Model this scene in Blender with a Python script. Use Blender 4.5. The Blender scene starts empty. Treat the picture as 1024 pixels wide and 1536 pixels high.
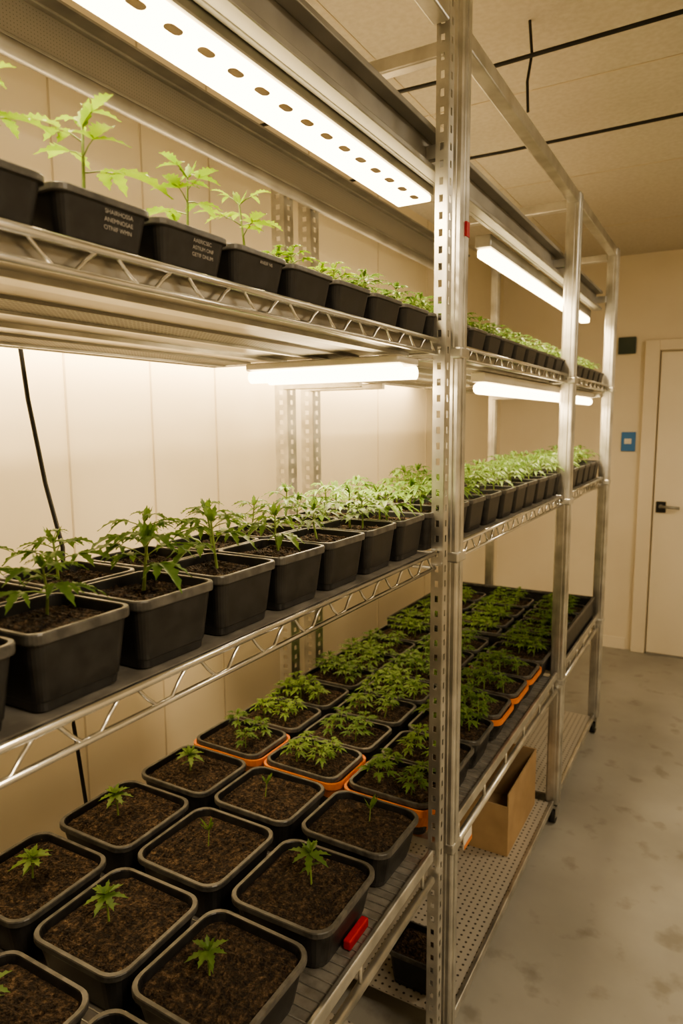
import bpy, math, random
from mathutils import Vector, Matrix, noise
R = random.Random(7)
C = bpy.context.scene.collection
try:
    bpy.context.scene.view_settings.view_transform = 'AgX'
    bpy.context.scene.view_settings.look = 'AgX - Medium High Contrast'
except Exception: pass

# ------------------------------------------------------------------ materials
def new_mat(name):
    m = bpy.data.materials.new(name); m.use_nodes = True
    nt = m.node_tree; b = nt.nodes['Principled BSDF']
    return m, nt, b
def ramp(nt, fac, stops):
    r = nt.nodes.new('ShaderNodeValToRGB')
    el = r.color_ramp.elements
    while len(el) < len(stops): el.new(0.5)
    for e, (p, c) in zip(el, stops): e.position = p; e.color = (*c, 1)
    nt.links.new(fac, r.inputs[0]); return r
def noisetex(nt, scale, detail=4, coord='Object', vec_scale=None):
    tc = nt.nodes.new('ShaderNodeTexCoord'); n = nt.nodes.new('ShaderNodeTexNoise')
    n.inputs['Scale'].default_value = scale; n.inputs['Detail'].default_value = detail
    if vec_scale:
        mp = nt.nodes.new('ShaderNodeMapping'); mp.inputs['Scale'].default_value = vec_scale
        nt.links.new(tc.outputs[coord], mp.inputs[0]); nt.links.new(mp.outputs[0], n.inputs['Vector'])
    else: nt.links.new(tc.outputs[coord], n.inputs['Vector'])
    return n
def bump(nt, b, h, s, d=0.01):
    bp = nt.nodes.new('ShaderNodeBump'); bp.inputs['Strength'].default_value = s; bp.inputs['Distance'].default_value = d
    nt.links.new(h, bp.inputs['Height']); nt.links.new(bp.outputs[0], b.inputs['Normal'])
def simple(name, c1, c2, scale=8, rough=.5, metal=0, bs=0, bd=.002, vs=None, rv=None):
    m, nt, b = new_mat(name)
    n = noisetex(nt, scale, 5, vec_scale=vs)
    r = ramp(nt, n.outputs['Fac'], [(.35, c1), (.65, c2)])
    nt.links.new(r.outputs[0], b.inputs['Base Color'])
    b.inputs['Roughness'].default_value = rough; b.inputs['Metallic'].default_value = metal
    if rv:
        mr = nt.nodes.new('ShaderNodeMapRange'); mr.inputs[3].default_value = rv[0]; mr.inputs[4].default_value = rv[1]
        nt.links.new(n.outputs['Fac'], mr.inputs[0]); nt.links.new(mr.outputs[0], b.inputs['Roughness'])
    if bs: bump(nt, b, n.outputs['Fac'], bs, bd)
    return m
def emit(name, col, s):
    m, nt, b = new_mat(name)
    b.inputs['Base Color'].default_value = (*col, 1); b.inputs['Emission Color'].default_value = (*col, 1)
    b.inputs['Emission Strength'].default_value = s; return m

M_wall = simple('cream_wall_panel', (.78, .70, .54), (.82, .74, .58), 3, .33, bs=.04)
M_seam = simple('panel_seam', (.52, .45, .33), (.56, .49, .37), 5, .5)
M_wallf = simple('cream_painted_wall', (.72, .645, .51), (.76, .685, .55), 3, .55)
M_ceil = simple('ceiling_tile', (.50, .46, .38), (.56, .52, .44), 60, .9, bs=.3, bd=.003)
M_galv = simple('galvanised_steel', (.48, .475, .45), (.68, .67, .635), 14, .35, .9, bs=.04, rv=(.22, .45))
M_beam = simple('brushed_zinc_beam', (.32, .315, .295), (.42, .41, .385), 9, .45, .75, bs=.03, rv=(.35, .6))
M_chrome = simple('chrome_wire', (.66, .65, .62), (.80, .79, .75), 20, .22, 1.0)
M_deck = simple('dusty_deck_sheet', (.24, .225, .20), (.38, .355, .32), 30, .45, .55, bs=.1, rv=(.3, .6))
M_under = simple('deck_underside', (.28, .265, .235), (.50, .475, .425), 6, .3, .8, bs=.06, vs=(3, .3, 3), rv=(.2, .5))
M_pot = simple('black_plastic', (.011, .011, .012), (.024, .024, .025), 40, .40, bs=.03, rv=(.32, .52))
M_rim = simple('worn_black_rim', (.05, .049, .047), (.11, .107, .10), 50, .38)
M_tray = simple('orange_plastic', (.58, .17, .04), (.70, .24, .07), 20, .45)
M_black = simple('black_rubber', (.012, .012, .012), (.02, .02, .02), 20, .6)
M_card = simple('cardboard', (.34, .235, .135), (.41, .29, .17), 12, .85, bs=.1)
M_white = simple('white_enamel', (.70, .66, .58), (.76, .72, .64), 8, .45)
M_red = simple('red_plastic', (.36, .010, .014), (.44, .016, .02), 8, .5)
M_blue = simple('blue_sign', (.03, .16, .42), (.04, .20, .48), 8, .4)
M_dkgreen = simple('dark_sign', (.03, .05, .04), (.05, .07, .05), 8, .4)
M_door = simple('door_paint', (.76, .69, .56), (.79, .72, .59), 3, .45)
M_stem = simple('stem_green', (.16, .24, .05), (.24, .32, .09), 30, .6)
M_label = simple('label_print', (.32, .30, .27), (.40, .375, .335), 30, .6)
M_led = emit('led_lens', (1, .77, .42), 12)
M_tube = emit('fluorescent_tube', (1, .78, .46), 11)
M_chip = simple('led_port', (.10, .06, .01), (.16, .10, .02), 40, .4)

def floor_mat():
    m, nt, b = new_mat('sealed_concrete')
    n = noisetex(nt, 1.6, 6); r = ramp(nt, n.outputs['Fac'], [(.35, (.27, .26, .235)), (.65, (.36, .35, .32))])
    n2 = noisetex(nt, 9, 8); r2 = ramp(nt, n2.outputs['Fac'], [(.30, (.62, .60, .56)), (.42, (1, 1, 1))])
    mx = nt.nodes.new('ShaderNodeMix'); mx.data_type = 'RGBA'; mx.blend_type = 'MULTIPLY'; mx.inputs[0].default_value = .7
    nt.links.new(r.outputs[0], mx.inputs[6]); nt.links.new(r2.outputs[0], mx.inputs[7]); nt.links.new(mx.outputs[2], b.inputs['Base Color'])
    mr = nt.nodes.new('ShaderNodeMapRange'); mr.inputs[3].default_value = .32; mr.inputs[4].default_value = .62
    nt.links.new(n2.outputs['Fac'], mr.inputs[0]); nt.links.new(mr.outputs[0], b.inputs['Roughness'])
    bump(nt, b, n2.outputs['Fac'], .06, .002); return m
M_floor = floor_mat()
def soil_mat():
    m, nt, b = new_mat('potting_soil')
    n = noisetex(nt, 95, 9); v = nt.nodes.new('ShaderNodeTexVoronoi'); v.inputs['Scale'].default_value = 200
    n.inputs['Roughness'].default_value = .7
    tc = nt.nodes.new('ShaderNodeTexCoord'); nt.links.new(tc.outputs['Object'], v.inputs['Vector'])
    r = ramp(nt, n.outputs['Fac'], [(.36, (.008, .005, .004)), (.48, (.045, .027, .015)), (.58, (.12, .075, .040)), (.70, (.28, .19, .11))])
    nt.links.new(r.outputs[0], b.inputs['Base Color']); b.inputs['Roughness'].default_value = .95
    mx = nt.nodes.new('ShaderNodeMath'); mx.operation = 'ADD'
    nt.links.new(n.outputs['Fac'], mx.inputs[0]); nt.links.new(v.outputs['Distance'], mx.inputs[1])
    bump(nt, b, mx.outputs[0], 1.0, .012); return m
M_soil = soil_mat()
def leaf_mat(name, a, c, tr=.42):
    m, nt, b = new_mat(name)
    n = noisetex(nt, 45, 3); oi = nt.nodes.new('ShaderNodeObjectInfo')
    ad = nt.nodes.new('ShaderNodeMath'); ad.operation = 'MULTIPLY_ADD'; ad.inputs[1].default_value = .35
    nt.links.new(oi.outputs['Random'], ad.inputs[0]); nt.links.new(n.outputs['Fac'], ad.inputs[2])
    r = ramp(nt, ad.outputs[0], [(.35, a), (.95, c)])
    nt.links.new(r.outputs[0], b.inputs['Base Color']); b.inputs['Roughness'].default_value = .5
    t = nt.nodes.new('ShaderNodeBsdfTranslucent'); nt.links.new(r.outputs[0], t.inputs['Color'])
    mx = nt.nodes.new('ShaderNodeMixShader'); mx.inputs[0].default_value = tr
    out = nt.nodes['Material Output']
    nt.links.new(b.outputs[0], mx.inputs[1]); nt.links.new(t.outputs[0], mx.inputs[2]); nt.links.new(mx.outputs[0], out.inputs[0])
    return m
M_leafd = leaf_mat('leaf_green', (.10, .19, .045), (.22, .34, .085))
M_leafl = leaf_mat('leaf_lamplit', (.13, .26, .012), (.27, .42, .025), .45)  # top-shelf leaves: lamp light painted in as a brighter yellow-green

def perf_mat(name, sc, lo=.26, hi=.30, dark=(.05, .045, .04), light=(.50, .47, .42)):
    m, nt, b = new_mat(name)
    tc = nt.nodes.new('ShaderNodeTexCoord'); v = nt.nodes.new('ShaderNodeTexVoronoi')
    v.inputs['Scale'].default_value = sc; v.inputs['Randomness'].default_value = 0.0
    nt.links.new(tc.outputs['Object'], v.inputs['Vector'])
    r = ramp(nt, v.outputs['Distance'], [(lo, dark), (hi, light)])
    nt.links.new(r.outputs[0], b.inputs['Base Color']); b.inputs['Metallic'].default_value = .4; b.inputs['Roughness'].default_value = .5
    bump(nt, b, r.outputs[0], .4, .002); return m
M_perf = perf_mat('perforated_sheet', 48, .24, .29)
M_perff = perf_mat('fine_perforated_sheet', 130, .28, .36, (.10, .095, .085), (.34, .325, .295))

# ------------------------------------------------------------------ mesh builder
class MB:
    def __init__(s): s.v = []; s.f = []; s.m = []; s.mats = []; s.sm = []
    def mi(s, mat):
        if mat not in s.mats: s.mats.append(mat)
        return s.mats.index(mat)
    def face(s, idx, mat, smooth=False): s.f.append(tuple(idx)); s.m.append(s.mi(mat)); s.sm.append(smooth)
    def add(s, pts): i = len(s.v); s.v.extend([tuple(p) for p in pts]); return i
    def box(s, a, b, mat, bev=0.0):
        x0, x1 = sorted((a[0], b[0])); y0, y1 = sorted((a[1], b[1])); z0, z1 = sorted((a[2], b[2]))
        if bev <= 0:
            i = s.add([(x, y, z) for z in (z0, z1) for y in (y0, y1) for x in (x0, x1)])
            for q in [(0, 2, 3, 1), (4, 5, 7, 6), (0, 1, 5, 4), (2, 6, 7, 3), (0, 4, 6, 2), (1, 3, 7, 5)]: s.face([i + k for k in q], mat)
        else:
            import bmesh
            bm = bmesh.new(); bmesh.ops.create_cube(bm, size=1)
            for v in bm.verts: v.co = Vector(((x0 + x1) / 2 + v.co.x * (x1 - x0), (y0 + y1) / 2 + v.co.y * (y1 - y0), (z0 + z1) / 2 + v.co.z * (z1 - z0)))
            bmesh.ops.bevel(bm, geom=bm.edges[:], offset=bev, segments=2, affect='EDGES', profile=.5)
            bm.verts.index_update(); i = s.add([v.co[:] for v in bm.verts])
            for f in bm.faces: s.face([i + v.index for v in f.verts], mat, False)
            bm.free()
    def tube(s, pts, r, mat, n=8, cap=True, taper=None):
        pts = [Vector(p) for p in pts]; rings = []
        for k, p in enumerate(pts):
            d = (pts[min(k + 1, len(pts) - 1)] - pts[max(k - 1, 0)]).normalized()
            a = Vector((0, 0, 1)) if abs(d.z) < .9 else Vector((1, 0, 0))
            e = d.cross(a).normalized(); g = d.cross(e)
            rr = r if taper is None else r + (taper - r) * k / (len(pts) - 1)
            rings.append(s.add([p + (e * math.cos(2 * math.pi * j / n) + g * math.sin(2 * math.pi * j / n)) * rr for j in range(n)]))
        for a, b in zip(rings, rings[1:]):
            for j in range(n): s.face([a + j, a + (j + 1) % n, b + (j + 1) % n, b + j], mat, True)
        if cap:
            s.face([rings[0] + j for j in reversed(range(n))], mat); s.face([rings[-1] + j for j in range(n)], mat)
    def ring(s, w, z, rad, n=4, cx=0, cy=0, d=None):
        d = d or w; pts = []
        for qx, qy, a0 in ((1, 1, 0), (-1, 1, 90), (-1, -1, 180), (1, -1, 270)):
            for k in range(n + 1):
                a = math.radians(a0 + 90 * k / n)
                pts.append((cx + qx * (w / 2 - rad) + rad * math.cos(a), cy + qy * (d / 2 - rad) + rad * math.sin(a), z))
        return s.add(pts), len(pts)
    def loft(s, rings, n, mats, smooth=True):
        for k, (a, b) in enumerate(zip(rings, rings[1:])):
            for j in range(n): s.face([a + j, a + (j + 1) % n, b + (j + 1) % n, b + j], mats[k] if isinstance(mats, list) else mats, smooth)
    def obj(s, name, parent=None, loc=None, rot=0):
        me = bpy.data.meshes.new(name); me.from_pydata(s.v, [], s.f)
        for m in s.mats: me.materials.append(m)
        me.polygons.foreach_set('material_index', s.m); me.polygons.foreach_set('use_smooth', s.sm); me.update()
        return inst(name, me, parent, loc, rot)
def inst(name, me, parent=None, loc=None, rot=0):
    o = bpy.data.objects.new(name, me); C.objects.link(o)
    if parent: o.parent = parent
    if loc: o.location = loc
    o.rotation_euler[2] = rot; return o
def empty(name, loc=(0, 0, 0)):
    o = bpy.data.objects.new(name, None); o.empty_display_size = .1; C.objects.link(o); o.location = loc; return o

# ------------------------------------------------------------------ room
XL, XR, YB, YF, ZC = -1.50, 1.9, -1.9, 5.0, 2.68
def slab(name, a, b, mat): m = MB(); m.box(a, b, mat); return m.obj(name)
slab('floor', (XL - .1, YB - .1, -.1), (XR + .1, YF + .1, 0), M_floor)
slab('ceiling', (XL - .1, YB - .1, ZC), (XR + .1, YF + .1, ZC + .1), M_ceil)
slab('wall_left', (XL - .1, YB, 0), (XL, YF, ZC), M_wall)
slab('wall_right', (XR, YB, 0), (XR + .1, YF, ZC), M_wallf)
slab('wall_back', (XL - .1, YB - .1, 0), (XR + .1, YB, ZC), M_wallf)
slab('wall_far', (XL - .1, YF, 0), (XR + .1, YF + .1, ZC), M_wallf)
tm = MB()
for y in [.9, 1.19, 1.49, 1.78, 2.38, 2.98, 3.58, 4.18, 4.78, .3, -.3, -.9, -1.5]:
    tm.box((XL, y - .0025, 0.08), (XL + .002, y + .0025, ZC), M_seam)
tm.obj('trim_1')
tm = MB()
for y in [-1.2, -.3, .6, 1.5, 2.4, 3.3, 4.2]: tm.box((XL, y - .003, ZC - .002), (XR, y + .003, ZC), M_seam)
for x in [-1.0, -.1, .8]: tm.box((x - .003, YB, ZC - .002), (x + .003, YF, ZC), M_seam)
tm.obj('trim_2')
for nm, a, b in [('baseboard_far', (-1.5, YF - .012, 0), (-.57, YF, .08)), ('baseboard_left', (XL, YB, 0), (XL + .012, YF - .012, .08))]:
    slab(nm, a, b, M_door)
d = empty('door_1', (0, YF, 0))
m = MB(); m.box((-.43, -.03, .012), (.45, -.004, 2.04), M_door, .003); m.obj('leaf', d)
m = MB()
m.box((-.53, -.040, 0), (-.44, -.0, 2.12), M_wallf, .004); m.box((.46, -.040, 0), (.55, -.0, 2.12), M_wallf, .004); m.box((-.44, -.040, 2.05), (.46, 0, 2.12), M_wallf, .004)
m.obj('frame', d)
m = MB(); m.box((-.43, -.035, 0.0), (.45, -.001, .012), M_beam); m.obj('threshold', d)
m = MB(); m.box((-.415, -.04, .985), (-.355, -.03, 1.06), M_black, .003)
m.tube([(-.385, -.04, 1.03), (-.385, -.075, 1.03)], .012, M_beam); m.tube([(-.39, -.075, 1.03), (-.27, -.08, 1.025)], .009, M_beam)
m.obj('lever_handle', d)
m = MB(); m.box((-.655, YF - .012, 1.39), (-.555 - .01, YF, 1.52), M_blue, .003); m.box((-.635, YF - .014, 1.44), (-.59, YF - .012, 1.475), M_white); m.obj('wall_notice')
m = MB(); m.box((-.70, YF - .02, 2.04), (-.59, YF, 2.15), M_dkgreen, .004); m.obj('wall_plaque')

# ------------------------------------------------------------------ shelving
XA, XD, XBK = -.535, -1.12, -1.32
Y0, Y1A, Y1B, Y2, Y3 = -.25, 1.345, 1.43, 2.62, 3.53
rack = empty('metal_shelving_unit')
def slotted(mb, p0, du, w, z0, z1, mat, pitch=.033):
    p0 = Vector(p0); du = Vector(du); us = [0, .34, .66, 1]; z = z0
    while z < z1 - 1e-6:
        zs = [z, z + pitch * .28, z + pitch * .72, z + pitch]
        i = mb.add([p0 + du * w * u + Vector((0, 0, zz)) for zz in zs for u in us])
        for a in range(3):
            for b in range(3):
                if a == 1 and b == 1: continue
                k = i + a * 4 + b; mb.face([k, k + 1, k + 5, k + 4], mat)
        z += pitch
def angle_post(name, x, y, sx, sy, z0, z1, w=.026):
    mb = MB(); slotted(mb, (x, y, 0), (sx, 0, 0), w, z0, z1, M_galv); slotted(mb, (x, y, 0), (0, sy, 0), w, z0, z1, M_galv)
    o = mb.obj(name, rack); md = o.modifiers.new('t', 'SOLIDIFY'); md.thickness = .0025; md.offset = 0; return o
def tube_post(name, x, y, z0, z1, w=.044):
    mb = MB(); h = w / 2
    mb.box((x - h, y - h, z0), (x + h, y + h, z1), M_galv, .006)
    mb.box((x + h - .001, y - h * .35, z0 + .01), (x + h + .003, y + h * .35, z1 - .01), M_galv, .0014)
    mb.box((x - h * .35, y - h - .003, z0 + .01), (x + h * .35, y - h + .001, z1 - .01), M_galv, .0014)
    return mb.obj(name, rack)
angle_post('slotted_post_1', -.522, Y1A, -1, 1, .08, 2.64)
tube_post('post_1', -.534, Y1B, .08, 2.67)
tube_post('post_2', XA, Y2, .09, 2.40, .050); tube_post('post_3', XA, Y3, .09, 2.40, .050)
tube_post('post_4', XA, Y0, .09, 2.40)
for i, y in enumerate((1.91, 2.07)): angle_post('back_post_%d' % (i + 1), -1.30, y, -1, 1, 0, 2.4, .05)
tube_post('back_post_3', -1.10, Y3, .09, 2.40, .04)
tube_post('back_post_4', -1.34, Y0, .0, 2.40, .04)

segs = [(Y0 + .03, Y1A - .012), (Y1B + .03, Y2 - .032), (Y2 + .032, Y3 - .032)]
def wire_shelf(name, zt, xf, xb, drop, under=False, seglist=segs, period=.10):
    mb = MB()
    for a, b in seglist:
        for x in (xf, xb):
            mb.tube([(x, a, zt - .004), (x, b, zt - .004)], .0052, M_chrome)
            mb.tube([(x, a, zt - drop), (x, b, zt - drop)], .0040, M_chrome)
            n = int((b - a) / (period / 8)); pts = []
            for k in range(n + 1):
                y = a + (b - a) * k / n; c = max(-1, min(1, 1.5 * math.cos(2 * math.pi * (y - a) / period)))
                pts.append((x, y, zt - .004 - (drop - .004) * (.5 - .42 * c)))
            mb.tube(pts, .0024, M_chrome, 5)
        for y in (a, b):
            mb.tube([(xf, y, zt - .004), (xb, y, zt - .004)], .0045, M_chrome); mb.tube([(xf, y, zt - drop), (xb, y, zt - drop)], .0035, M_chrome)
        if not under:
            y = a + .02
            while y < b:
                mb.tube([(xf, y, zt - .0045), (xb, y, zt - .0045)], .0018, M_chrome, 4, False); y += .026
            for k in range(1, 4):
                x = xf + (xb - xf) * k / 4
                mb.tube([(x, a, zt - .011), (x, b, zt - .011)], .0035, M_chrome, 6)
        else:
            mb.box((xf - .010, a + .004, zt - drop + .004), (xb + .008, b - .004, zt - .003), M_under)
            W = xb - xf
            for (f0, f1, dz, mt) in [(.10, .15, .007, M_galv), (.30, .42, .004, M_perff), (.42, .44, .008, M_galv), (.62, .66, .007, M_galv), (.80, .93, .004, M_perff), (.93, .95, .008, M_galv)]:
                mb.box((xf + W * f0, a + .01, zt - drop + .004 - dz), (xf + W * f1, b - .01, zt - drop + .005), mt)
        mb.box((xf - .008, a + .004, zt - .0025), (xb + .006, b - .004, zt - .001), M_deck)
    return mb.obj(name, rack)
wire_shelf('top_shelf', 1.768, XA, XD, .030, under=True)
wire_shelf('middle_shelf', 1.325, XA, XD, .036)
mb = MB()
for a, b in segs:
    mb.box((XA - .006, a, .612), (XA + .006, b, .640), M_galv, .003)
    mb.tube([(XA, a, .565), (XA, b, .565)], .010, M_galv, 12)
    mb.box((-1.30, a, .60), (-1.295, b, .625), M_galv)
    mb.box((-1.295, a + .005, .613), (XA - .006, b - .005, .618), M_deck)
    y = a + .02
    while y < b - .01:
        mb.tube([(-1.295, y, .6185), (XA - .004, y, .6185)], .0017, M_galv, 4, False); y += .022
    for k in range(6):
        y = a + .05 + (b - a - .1) * k / 5; mb.tube([(XA, y, .565), (XA, y, .616)], .004, M_galv, 6)
        mb.box((-1.295, y - .012, .59), (XA - .006, y + .012, .612), M_galv)
mb.obj('lower_shelf', rack)
mb = MB()
for a, b in segs:
    mb.box((XA - .004, a, .085), (XA + .010, b, .112), M_galv, .003); mb.box((-1.30, a, .085), (-1.286, b, .112), M_galv, .003)
    mb.box((-1.286, a, .095), (XA - .004, b, .100), M_perf)
mb.obj('bottom_shelf', rack)
mb = MB()
mb.box((XA - .018, Y0 + .02, 2.362), (XA + .018, Y1A - .01, 2.400), M_galv, .004)
mb.box((XA - .018, Y1B + .022, 2.362), (XA + .018, Y2 - .025, 2.400), M_galv, .004)
mb.box((XA - .018, Y2 + .025, 2.362), (XA + .018, Y3 - .025, 2.400), M_galv, .004)
mb.obj('top_rail', rack)
mb = MB()
for y, xe in ((Y0, -1.32), (Y1B, -1.0), (Y2, -1.0), (Y3, -1.08)): mb.box((xe, y - .016, 2.345), (XA - .024, y + .016, 2.377), M_galv, .004)
mb.obj('cross_bars', rack)
mb = MB()
for y in (Y0 + .02, 1.91, 2.07):
    for z in (1.730, 1.286): mb.box((-1.31, y - .010, z - .022), (XD + .10, y + .010, z - .002), M_galv, .002)
for z in (1.730, 1.286): mb.box((-1.09, Y3 - .06, z - .022), (XA - .024, Y3 - .04, z - .002), M_galv, .002)
for y in (Y1B, Y2, Y3): mb.box((-1.29, y - .010, .58), (XA - .024, y + .010, .60), M_galv, .002)
mb.obj('shelf_supports', rack)
mb = MB()
mb.box((-.612, Y0, 2.118), (-.600, Y3 - .03, 2.205), M_beam, .002)
mb.box((-.600, Y0, 2.193), (-.572, Y3 - .03, 2.205), M_beam, .002)
mb.box((-.600, Y0, 2.118), (-.572, Y3 - .03, 2.130), M_beam, .002)
for y in (Y1B, Y2, Y3 - .045): mb.box((-.602, y - .010, 2.15), (XA - .018, y + .010, 2.18), M_galv, .002)
mb.obj('light_beam', rack)
mb = MB()
mb.box((-1.30, Y0, 2.36), (-1.29, Y3, 2.45), M_perff); mb.box((-1.34, Y0, 2.45), (-1.24, Y3, 2.456), M_beam)
mb.box((-1.292, Y0, 2.445), (-1.275, Y3, 2.456), M_beam, .003); mb.box((-1.292, Y0, 2.352), (-1.275, Y3, 2.362), M_beam, .003)
mb.tube([(-1.28, Y0, 2.335), (-1.28, Y3, 2.335)], .018, M_beam, 12)
mb.obj('back_beam', rack)
mb = MB()
for z in (1.30, 1.745, .60):
    mb.box((-.561, Y1B - .026, z - .012), (-.508, Y1B + .026, z + .012), M_galv, .004)
    for y in (Y2, Y3): mb.box((XA - .029, y - .029, z - .012), (XA + .029, y + .029, z + .012), M_galv, .004)
mb.obj('post_collars', rack)
mb = MB(); mb.box((-.512, Y1B - .008, 1.985), (-.5075, Y1B + .010, 2.015), M_red); mb.obj('red_tag', rack)
mb = MB()
for (x, y) in [(XA, Y2), (XA, Y3), (XA, Y0), (-.534, Y1B), (-1.10, Y3)]:
    mb.tube([(x - .012, y + .01, .034), (x + .012, y + .01, .034)], .034, M_black, 20)
    mb.tube([(x - .016, y + .01, .034), (x + .016, y + .01, .034)], .010, M_galv, 10)
    mb.box((x - .018, y - .018, .034), (x - .014, y + .024, .078), M_galv); mb.box((x + .014, y - .018, .034), (x + .018, y + .024, .078), M_galv)
    mb.box((x - .02, y - .022, .072), (x + .02, y + .024, .084), M_galv)
mb.obj('casters', rack)

# ------------------------------------------------------------------ lamps
WARM = (1, .77, .47)
def area(name, loc, sx, sy, power, rot=(0, 0, 0), col=WARM, parent=None):
    l = bpy.data.lights.new(name, 'AREA'); l.shape = 'RECTANGLE'; l.size = sx; l.size_y = sy; l.energy = power; l.color = col
    o = bpy.data.objects.new(name, l); C.objects.link(o); o.location = loc; o.rotation_euler = rot
    if parent: o.parent = parent
    return o
led = empty('led_grow_light')
mb = MB(); mb.box((-.70, .10, 2.102), (-.614, 1.50, 2.150), M_beam, .004); mb.obj('housing', led)
mb = MB(); mb.box((-.698, .11, 2.088), (-.616, 1.49, 2.101), M_led, .004); mb.obj('lens', led)
mb = MB(); y = .2
while y < 1.47:
    i, n = mb.ring(.016, 2.0870, .0078, 4, -.636, y, .028); j, n = mb.ring(.016, 2.0878, .0078, 4, -.636, y, .028)
    mb.loft([i, j], n, M_chip); mb.face([i + k for k in reversed(range(n))], M_chip); y += .062
mb.obj('ports', led)
area('glow', (-.657, .8, 2.08), .08, 1.36, 12, parent=led)
led2 = empty('led_grow_light')
mb = MB(); mb.box((-.665, 1.93, 2.085), (-.618, 3.48, 2.12), M_beam, .004); mb.obj('housing', led2)
mb = MB(); mb.box((-.662, 1.94, 2.060), (-.620, 3.47, 2.084), M_led, .006); mb.obj('lens', led2)
area('glow', (-.64, 2.7, 2.05), .05, 1.5, 14, parent=led2)
l3 = empty('tube_light')
mb = MB(); mb.box((-.94, 1.22, 1.714), (-.57, 1.32, 1.728), M_white, .003); mb.obj('batten', l3)
mb = MB()
for y in (1.235, 1.305): mb.tube([(-.935, y, 1.699), (-.57, y, 1.699)], .0135, M_tube, 14)
mb.obj('tubes', l3)
area('glow', (-.755, 1.27, 1.68), .36, .08, 8, parent=l3)
l4 = empty('tube_light')
mb = MB(); mb.box((-.625, 1.80, 1.705), (-.585, 3.46, 1.730), M_white, .003); mb.obj('batten', l4)
mb = MB(); mb.tube([(-.605, 1.81, 1.688), (-.605, 3.45, 1.688)], .016, M_tube, 12); mb.obj('tube', l4)
area('glow', (-.605, 2.6, 1.67), .04, 1.6, 11, parent=l4)
l5 = empty('wall_strip_light')
mb = MB(); mb.box((XL, .1, 1.83), (XL + .03, 3.4, 1.87), M_white, .004); mb.obj('batten', l5)
mb = MB(); mb.tube([(XL + .05, .12, 1.85), (XL + .05, 3.38, 1.85)], .014, M_tube, 12); mb.obj('tube', l5)
area('glow', (XL + .08, 1.75, 1.83), .04, 3.2, 23, rot=(0, math.radians(20), 0), col=(1, .75, .43), parent=l5)
area('glow_up', (XL + .08, 1.75, 1.875), .04, 3.2, 7, rot=(0, math.radians(160), 0), parent=l5)
M_pl = emit('fill_panel_lens', (1, .84, .60), 3)
for (x, y, p) in [(.9, .2, 37), (.9, 2.9, 21)]:  # unseen panels added overhead as fill light for the room
    e = empty('added_fill_panel', (x, y, ZC))
    mb = MB(); mb.box((-.3, -.3, -.04), (.3, .3, 0), M_white, .005); mb.obj('frame', e)
    mb = MB(); mb.box((-.28, -.28, -.046), (.28, .28, -.041), M_pl); mb.obj('lens', e)
    area('glow', (0, 0, -.06), .55, .55, p, col=(1, .83, .585), parent=e)

# ------------------------------------------------------------------ plants
def leaflet(mb, base, d, up, L, W, droop, mat, n=9, serr=.24):
    d = d.normalized(); side = d.cross(up)
    if side.length < 1e-3: side = Vector((1, 0, 0))
    side.normalize(); up = side.cross(d).normalized(); prev = None
    cup = R.uniform(.15, .45)
    for k in range(n + 1):
        t = k / n
        c = base + d * L * t - Vector((0, 0, 1)) * droop * L * t * t
        w = W * .5 * (math.sin(math.pi * min(1, t ** .75 * .97 + .02)) ** .85)
        if k % 2 == 0 and 0 < k < n: w *= (1 - serr * 1.6)
        if k == n: w = 0.0003
        fwd = d * (L * .04 if k % 2 else 0)
        i = mb.add([c + side * w + up * w * cup + fwd, c, c - side * w + up * w * cup + fwd])
        if prev is not None:
            mb.face([prev, prev + 1, i + 1, i], mat, True); mb.face([prev + 1, prev + 2, i + 2, i + 1], mat, True)
        prev = i
def compound(mb, base, az, elev, pet, L, W, nl, mat, droop=.35, pinnate=False):
    d = Vector((math.cos(az) * math.cos(elev), math.sin(az) * math.cos(elev), math.sin(elev)))
    tip = base + d * pet; mid = base + d * pet * .5 + Vector((0, 0, pet * .06))
    mb.tube([base, mid, tip], .0009, M_stem, 4, False, .0006)
    up = Vector((0, 0, 1)) + Vector((R.uniform(-.2, .2), R.uniform(-.2, .2), 0))
    h = Vector((d.x, d.y, 0)).normalized()
    if not pinnate:
        offs = {3: [0, -48, 48], 5: [0, -38, 38, -82, 82], 7: [0, -28, 28, -58, 58, -95, 95]}[nl]
        for k, o in enumerate(offs):
            r = Matrix.Rotation(math.radians(o + R.uniform(-6, 6)), 3, 'Z')
            dd = (r @ h) * math.cos(elev * .5) + Vector((0, 0, math.sin(elev * .5)))
            s = 1 - .24 * ((k + 1) // 2)
            leaflet(mb, tip, dd, up, L * s, W * s, droop * R.uniform(.7, 1.3), mat)
    else:
        leaflet(mb, tip, d * .9 + Vector((0, 0, -.05)), up, L, W * 1.1, droop, mat, 11)
        for k in range((nl - 1) // 2):
            b = base + d * pet * (.92 - .38 * k)
            for sg in (-1, 1):
                r = Matrix.Rotation(math.radians(sg * R.uniform(50, 68)), 3, 'Z')
                leaflet(mb, b, (r @ h) + Vector((0, 0, .15)), up, L * (.74 - .22 * k), W * .75, droop, mat)
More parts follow.
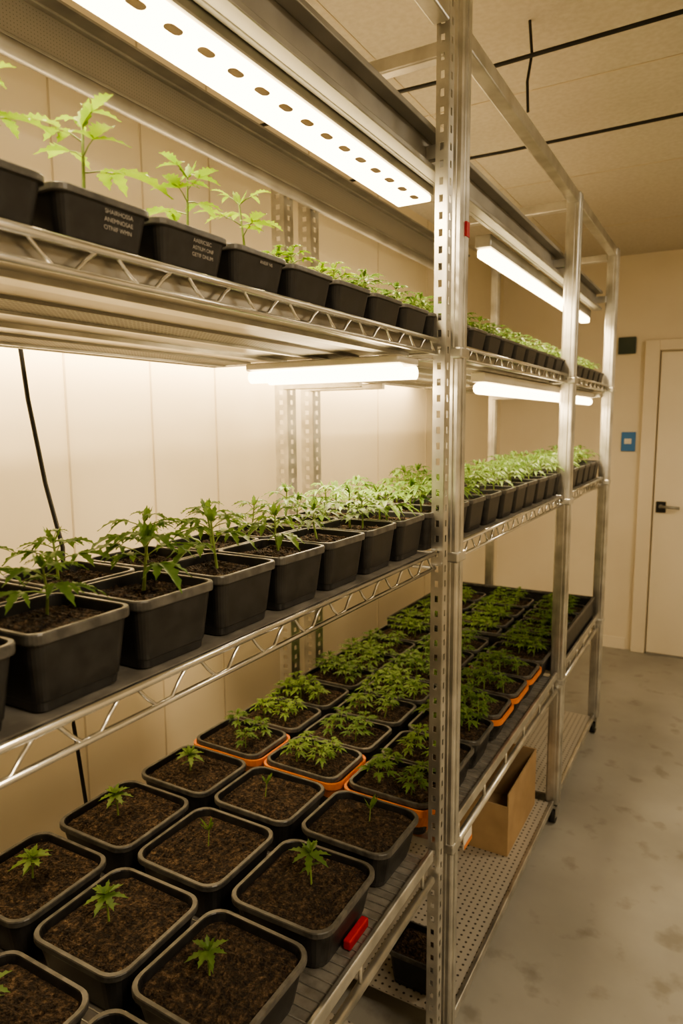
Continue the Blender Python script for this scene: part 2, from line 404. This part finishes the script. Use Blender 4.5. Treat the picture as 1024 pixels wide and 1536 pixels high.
def plant(mb, kind, base, mat, sc=1.0):
    base = Vector(base); U = R.uniform
    lean = Vector((U(-.12, .12), U(-.12, .12), 1)).normalized()
    if kind == 'rosette':
        h = .036 * sc * U(.8, 1.2); top = base + lean * h
        mb.tube([base, base + lean * h * .5 + Vector((U(-.001, .001), 0, 0)), top], .0016 * sc, M_stem, 6, False, .0011 * sc)
        a0 = U(0, 6)
        for k in range(7):
            a = a0 + k * math.pi * 2 / 7 + U(-.15, .15); e = U(.0, .35)
            leaflet(mb, top - lean * .002 * (k % 2), Vector((math.cos(a) * math.cos(e), math.sin(a) * math.cos(e), math.sin(e))), Vector((0, 0, 1)), .028 * sc * U(.8, 1.15), .0115 * sc, .3, mat)
        for k in range(5):
            a = a0 + k * 1.257 + .4; e = U(.7, 1.1)
            leaflet(mb, top, Vector((math.cos(a) * math.cos(e), math.sin(a) * math.cos(e), math.sin(e))), Vector((0, 0, 1)), .019 * sc, .008 * sc, .15, mat, 7)
        for k in range(2):
            a = a0 + k * math.pi; leaflet(mb, base + lean * h * .6, Vector((math.cos(a), math.sin(a), .1)), Vector((0, 0, 1)), .016 * sc, .006 * sc, .3, mat, 5)
    elif kind == 'sprout':
        h = .036 * sc; top = base + lean * h
        mb.tube([base, top], .0015, M_stem, 6, False, .001)
        for k in range(7):
            a = U(0, 6.28); e = U(.75, 1.35); leaflet(mb, top - lean * .001 * k, Vector((math.cos(a) * math.cos(e), math.sin(a) * math.cos(e), math.sin(e))), Vector((math.cos(a), math.sin(a), 0)), .026 * sc * U(.8, 1.1), .0085 * sc, .1, mat, 7)
    else:
        P = {'mid': (.054, 4, .024, .041, .0155, .50), 'tall': (.080, 4, .030, .044, .0185, .34), 'bush': (.050, 5, .020, .030, .0125, .38)}[kind]
        H, nn, pet, L, W, dr = [x * sc if i in (0, 2, 3, 4) else x for i, x in enumerate(P)]
        H *= U(.9, 1.12); k1 = base + lean * H * .5 + Vector((U(-.003, .003), U(-.003, .003), 0)); top = base + lean * H
        mb.tube([base, k1, top], .0019 * sc, M_stem, 6, False, .0012 * sc)
        a = U(0, 6.28)
        for k in range(nn):
            t = .52 + .48 * k / (nn - 1); p = base.lerp(k1, t * 2) if t < .5 else k1.lerp(top, t * 2 - 1)
            s = 1.05 - .40 * max(0, t - .55) / .45
            for q in range(2):
                if kind == 'tall' and q == 1 and k % 2 == 0: continue
                compound(mb, p, a + q * math.pi + U(-.3, .3), U(.15, .5) + .55 * max(0, t - .6), pet * s * U(.85, 1.15), L * s * U(.85, 1.15), W * s, 3 if kind == 'tall' and k % 2 else 5, mat, dr, pinnate=(kind == 'tall'))
            a += math.pi / 2 + U(-.2, .2)
        for k in range(4):
            aa = U(0, 6.28); leaflet(mb, top, Vector((math.cos(aa) * .5, math.sin(aa) * .5, 1)), Vector((math.cos(aa), math.sin(aa), 0)), L * .55, W * .6, .1, mat, 7)

def pot(mb, w, h, soil_drop=.012, corner=.12, taper=.80, asp=1.0):
    c = w * corner
    spec = [(w * taper * .96, 0.0, c * .8, M_pot), (w * taper, h * .02, c * .8, M_pot), (w * (taper + .02), h * .13, c * .8, M_pot), (w * (taper + .035), h * .15, c * .8, M_pot),
            (w * .945, h * .84, c, M_pot), (w * .955, h * .86, c, M_pot), (w * .995, h * .87, c, M_rim), (w, h * .89, c, M_rim), (w, h * .98, c, M_rim), (w * .99, h, c, M_rim), (w * .93, h, c * .9, M_rim), (w * .92, h * .98, c * .9, M_pot), (w * .90, h - soil_drop - .004, c * .9, M_pot)]
    rs = []
    for a, z, r, mt in spec:
        i, n = mb.ring(a, z, r, 6); rs.append(i)
    for k in range(len(rs) - 1):
        mb.loft([rs[k], rs[k + 1]], n, spec[k + 1][3], False)
    mb.face([rs[0] + j for j in reversed(range(n))], M_pot)
    prev = None; off = R.uniform(0, 50)
    K = 16
    for k in range(K):
        s = 1 - k / K; a = w * .905 * s
        i, n2 = mb.ring(a, h - soil_drop, c * .9 * s, 6)
        for q in range(i, i + n2):
            x, y, z = mb.v[q]
            z += (noise.noise(Vector((x * 40 + off, y * 40, 0))) * .007 + noise.noise(Vector((x * 150 + off, y * 150, 3))) * .006 + (.004 * (1 - s))) if k else -.003
            mb.v[q] = (x, y, z)
        if prev is not None: mb.loft([prev, i], n2, M_soil, False)
        prev = i
    cidx = mb.add([(0, 0, h - soil_drop + .004)])
    for j in range(n2): mb.face([prev + j, prev + (j + 1) % n2, cidx], M_soil)
    for k in range(int(120 * (w / .2))):
        x, y = R.uniform(-.42, .42) * w, R.uniform(-.42, .42) * w; r = R.uniform(.001, .0042); z = h - soil_drop + .002
        p = Vector((x, y, z)); th_ = R.uniform(0, 6.28)
        q = mb.add([p + Vector((r * math.cos(th_ + o), r * math.sin(th_ + o), 0)) for o in (0, 2.1, 4.2)] + [p + Vector((0, 0, r * 1.1))])
        for f in ((0, 1, 3), (1, 2, 3), (2, 0, 3)): mb.face([q + e for e in f], M_soil)
    if asp != 1: mb.v = [(x, y * asp, z) for x, y, z in mb.v]

def potted(kind, w, h, mat, sc=1, count=1, spread=0, drop=.012, asp=1.0, off=(0, 0), corner=.12):
    mb = MB(); pot(mb, w, h, drop, asp=asp, corner=corner)
    for k in range(count):
        if count == 1: x, y = R.uniform(-.08, .08) * w, R.uniform(-.08, .08) * w
        else:
            g = math.ceil(math.sqrt(count)); x = ((k % g + .5) / g - .5) * w * spread + R.uniform(-.05, .05) * w; y = ((k // g + .5) / g - .5) * w * spread + R.uniform(-.05, .05) * w
        plant(mb, kind, (x + off[0], y * asp + off[1], h - drop), mat, sc * R.uniform(.9, 1.1))
    me = bpy.data.meshes.new('potted_' + kind); me.from_pydata(mb.v, [], mb.f)
    for m_ in mb.mats: me.materials.append(m_)
    me.polygons.foreach_set('material_index', mb.m); me.polygons.foreach_set('use_smooth', mb.sm); me.update(); return me

LW, LH = .222, .092
low_r = [potted('rosette', LW, LH, M_leafd, 1.45, drop=.013, corner=.16) for _ in range(5)]
low_s = [potted('sprout', LW, LH, M_leafd, 1.15, drop=.013, asp=.86, corner=.16) for _ in range(3)] + [potted('sprout', LW, LH, M_leafd, 1.25, drop=.013, corner=.16) for _ in range(2)]
low_r2 = [potted('rosette', LW, LH, M_leafd, 1.5, drop=.013, asp=.86, corner=.16) for _ in range(2)]
AS = .76
low_m = [potted('bush', LW, LH, M_leafd, 1.0, n_, .75, drop=.013, asp=AS, corner=.16) for n_ in (3, 4, 2, 4)]
low_f = [potted('bush', LW, LH, M_leafd, 1.12, n_, .85, drop=.013, asp=AS, corner=.16) for n_ in (6, 7, 5, 4)]
LX = [-.672, -.918, -1.163]; zlow = .6205
rows = [(1.02 + .2465 * k, 'a') for k in range(-4, 1)] + [(1.252, 'b')] + [(1.452 + .183 * k, 'c' if k < 2 else 'd') for k in range(11)]
def liner(name, w, dd, z0, z1, x, y, mat_lo, mat_hi):
    mb = MB(); rs = []
    for e, z in [(-.030, 0), (-.004, (z1 - z0) - .018), (0, (z1 - z0) - .016), (.0, z1 - z0), (-.005, z1 - z0), (-.008, (z1 - z0) - .016), (-.034, .002)]:
        i, n = mb.ring(w + 2 * e, z, .032, 6, 0, 0, dd + 2 * e); rs.append(i)
    for k in range(len(rs) - 1): mb.loft([rs[k], rs[k + 1]], n, mat_hi if k in (1, 2, 3, 4) else mat_lo, False)
    mb.face([rs[0] + j for j in reversed(range(n))], mat_lo)
    return mb.obj(name, None, (x, y, z0))
for y, t in rows:
    if y > 3.43: continue
    for ix, x in enumerate(LX):
        rot = R.choice((0, 1, 2, 3)) * math.pi / 2
        if t == 'a': me = R.choice(low_s[3:]) if (ix == 1 and y > .9) else R.choice(low_r)
        elif t == 'b': me = low_r2[0] if ix == 2 else R.choice(low_s[:3])
        elif t == 'c': me = R.choice(low_m)
        else: me = R.choice(low_f)
        if t != 'a': rot = R.choice((0, math.pi))
        slv = abs(y - 1.452) < .01 or (ix == 0 and 1.95 < y < 2.45)
        inst('potted_seedling', me, None, (x + R.uniform(-.003, .003), y + R.uniform(-.003, .003), zlow + (.003 if slv else 0)), rot + R.uniform(-.015, .015))
        if slv: liner('orange_pot_sleeve', .238, .180, .6195, .703, x, y, M_tray if y < 1.5 else M_pot, M_tray)
def edge_tray(name, y0, y1, z1, mlo, mhi):
    mb = MB(); x1, x0 = -.5475, -1.288
    mb.box((x0, y0, .619), (x1, y0 + .003, z1), mlo); mb.box((x0, y1 - .003, .619), (x1, y1, z1), mlo)
    mb.box((x0, y0, .619), (x0 + .003, y1, z1), mlo); mb.box((x1 - .003, y0, .619), (x1, y1, z1), mlo)
    mb.box((x0, y0, .6188), (x1, y1, .6202), mlo)
    for a, b_ in [((x0, y0 - .002), (x1, y0 + .006)), ((x0, y1 - .006), (x1, y1 + .002)), ((x0 - .002, y0), (x0 + .006, y1)), ((x1 - .006, y0), (x1 + .004, y1))]:
        mb.box((a[0], a[1], z1 - .014), (b_[0], b_[1], z1), mhi, .002)
    return mb.obj(name)
edge_tray('seedling_tray', 2.655, 3.46, .735, M_pot, M_rim)
MW, MH = .126, .083
mid_a = [potted('mid', MW, MH, M_leafd, s) for s in (1.0, 1.15, 1.05, 1.2, 1.1, 1.15, 1.2)]
mid_b = [potted('mid', MW, MH, M_leafd, 1.08, 2, .5) for _ in range(4)]
k = 0
while True:
    y = .440 + .135 * (k - 4)
    if y > 3.44: break
    for ix, x in enumerate((-.607, -.738)):
        me = mid_a[(k * 3 + ix * 2 + 2) % 7] if k < 9 else R.choice(mid_b)
        inst('potted_young_plant', me, None, (x + R.uniform(-.003, .003), y + R.uniform(-.002, .002), 1.3245), R.choice((0, 1, 2, 3)) * math.pi / 2 + R.uniform(-.03, .03))
    k += 1
TW, TH = .120, .052
top_t = [potted('tall', TW, TH, M_leafl, s, off=(.012, o)) for s, o in ((1.25, .022), (1.05, .036), (.95, .03))]
top_s = [potted('bush', TW, TH, M_leafl, .95, 2, .5, off=(0, .02)) for _ in range(4)]
top_b = [potted('bush', TW, TH, M_leafd, .95, 3, .6) for _ in range(3)]
lab = {4: ["SHAIRHOSSA", "ANEMNOSAE", "OTNIF WMN"], 5: ["AAERICSEC", "ASTIUM ONF", "GETIF DNUM"], 6: ["ANEIIF NS"]}
k = 0
while True:
    y = .495 + .1265 * (k - 4)
    if y > 3.42: break
    me = top_t[(k - 4) % 3] if k < 7 else (R.choice(top_s) if k < 9 else R.choice(top_b))
    o = inst('potted_tall_seedling', me, None, (-.602, y, 1.7675), 0)
    if k in lab:
        for li, tx in enumerate(lab[k]):
            cu = bpy.data.curves.new('label_line', 'FONT'); cu.body = tx; cu.size = .0062; cu.extrude = .00005; cu.materials.append(M_label)
            t = bpy.data.objects.new('label_line_%d' % (li + 1), cu); C.objects.link(t); t.parent = o
            zz = TH * .72 - li * .0074; f = .835 + (.945 - .835) * (zz / TH - .15) / .69
            t.location = (TW / 2 * f + .0012, -.004, zz); t.rotation_euler = (math.radians(90), 0, math.radians(90))
    k += 1

# ------------------------------------------------------------------ cardboard box, misc
b = empty('cardboard_box', (-.71, 2.36, .1005))
mb = MB(); w, dd, h, t = .12, .19, .23, .004
mb.box((-w, -dd, 0), (w, dd, t), M_card)
mb.box((-w, -dd, t), (-w + t, dd, h), M_card); mb.box((w - t, -dd, t), (w, dd, h), M_card)
mb.box((-w + t, -dd, t), (w - t, -dd + t, h * .8), M_card); mb.box((-w + t, dd - t, t), (w - t, dd, h), M_card); mb.obj('carton', b)
mb = MB(); pot(mb, .13, .10, .015); mb.obj('soil_pot', None, (-.655, 1.55, .1005))
mb = MB(); i, n = mb.ring(.16, .0, .02); i2, n = mb.ring(.17, .03, .02); i3, n = mb.ring(.16, .03, .02); i4, n = mb.ring(.15, .004, .02)
mb.loft([i, i2, i3, i4], n, M_pot, False); mb.face([i4 + j for j in range(n)], M_pot); mb.face([i + j for j in reversed(range(n))], M_pot); mb.obj('drip_saucer', None, (-.66, 1.20, .1005))
mb = MB(); mb.box((-.576, 1.00, .6205), (-.560, 1.075, .640), M_red, .003); mb.obj('red_clip')
mb = MB(); mb.box((-.541, 1.565, .500), (-.538, 1.625, .556), M_white); mb.box((-.5375, 1.565, .500), (-.537, 1.625, .512), M_tray); mb.obj('hanging_tag', rack)
def cable(name, pts, r=.005):
    mb = MB(); P = []
    for a, c in zip(pts, pts[1:]):
        for k in range(8): P.append(Vector(a).lerp(Vector(c), k / 8))
    P.append(Vector(pts[-1])); mb.tube(P, r, M_black, 8); return mb.obj(name)
cable('ceiling_cable', [(-1.49, 2.0, 2.60), (-.8, 2.0, 2.585), (0, 2.0, 2.60), (1.89, 2.0, 2.60)], .006)
cable('ceiling_cable', [(-1.49, 2.65, 2.61), (-.8, 2.65, 2.60), (0, 2.65, 2.605), (1.89, 2.65, 2.60)], .006)
cable('hanging_wire', [(-.545, 2.0, 2.68), (-.540, 2.012, 2.60), (-.550, 2.01, 2.53), (-.546, 2.01, 2.45)], .004)
cable('power_cord', [(-1.22, .82, 2.35), (-1.225, .85, 2.0), (-1.215, .875, 1.65), (-1.205, .895, 1.48), (-1.17, .90, 1.35), (-1.18, .90, 1.2), (-1.30, 1.00, .9), (-1.33, 1.05, .62), (-1.36, 1.05, .3), (-1.36, 1.05, .01)], .0045)

# ------------------------------------------------------------------ camera, world
th, ph, ro = [math.radians(a) for a in (29.7963, 7.5505, -.3746)]
dv = Vector((-math.sin(th) * math.cos(ph), math.cos(th) * math.cos(ph), -math.sin(ph)))
rv = Vector((math.cos(th), math.sin(th), 0)); uv = rv.cross(dv)
rv, uv = rv * math.cos(ro) + uv * math.sin(ro), -rv * math.sin(ro) + uv * math.cos(ro)
cam = bpy.data.cameras.new('camera'); co = bpy.data.objects.new('camera', cam); C.objects.link(co)
mt = Matrix((rv, uv, -dv)).transposed().to_4x4(); mt.translation = Vector((0, 0, 1.6)); co.matrix_world = mt
cam.sensor_fit = 'VERTICAL'; cam.sensor_height = 24; cam.lens = 24 * 1018.36 / 1536; cam.clip_start = .02
cam.dof.use_dof = True; cam.dof.focus_distance = 1.15; cam.dof.aperture_fstop = 4.0
bpy.context.scene.camera = co
w = bpy.data.worlds.new('world'); bpy.context.scene.world = w; w.use_nodes = True
w.node_tree.nodes['Background'].inputs[0].default_value = (1, .8, .55, 1); w.node_tree.nodes['Background'].inputs[1].default_value = .1
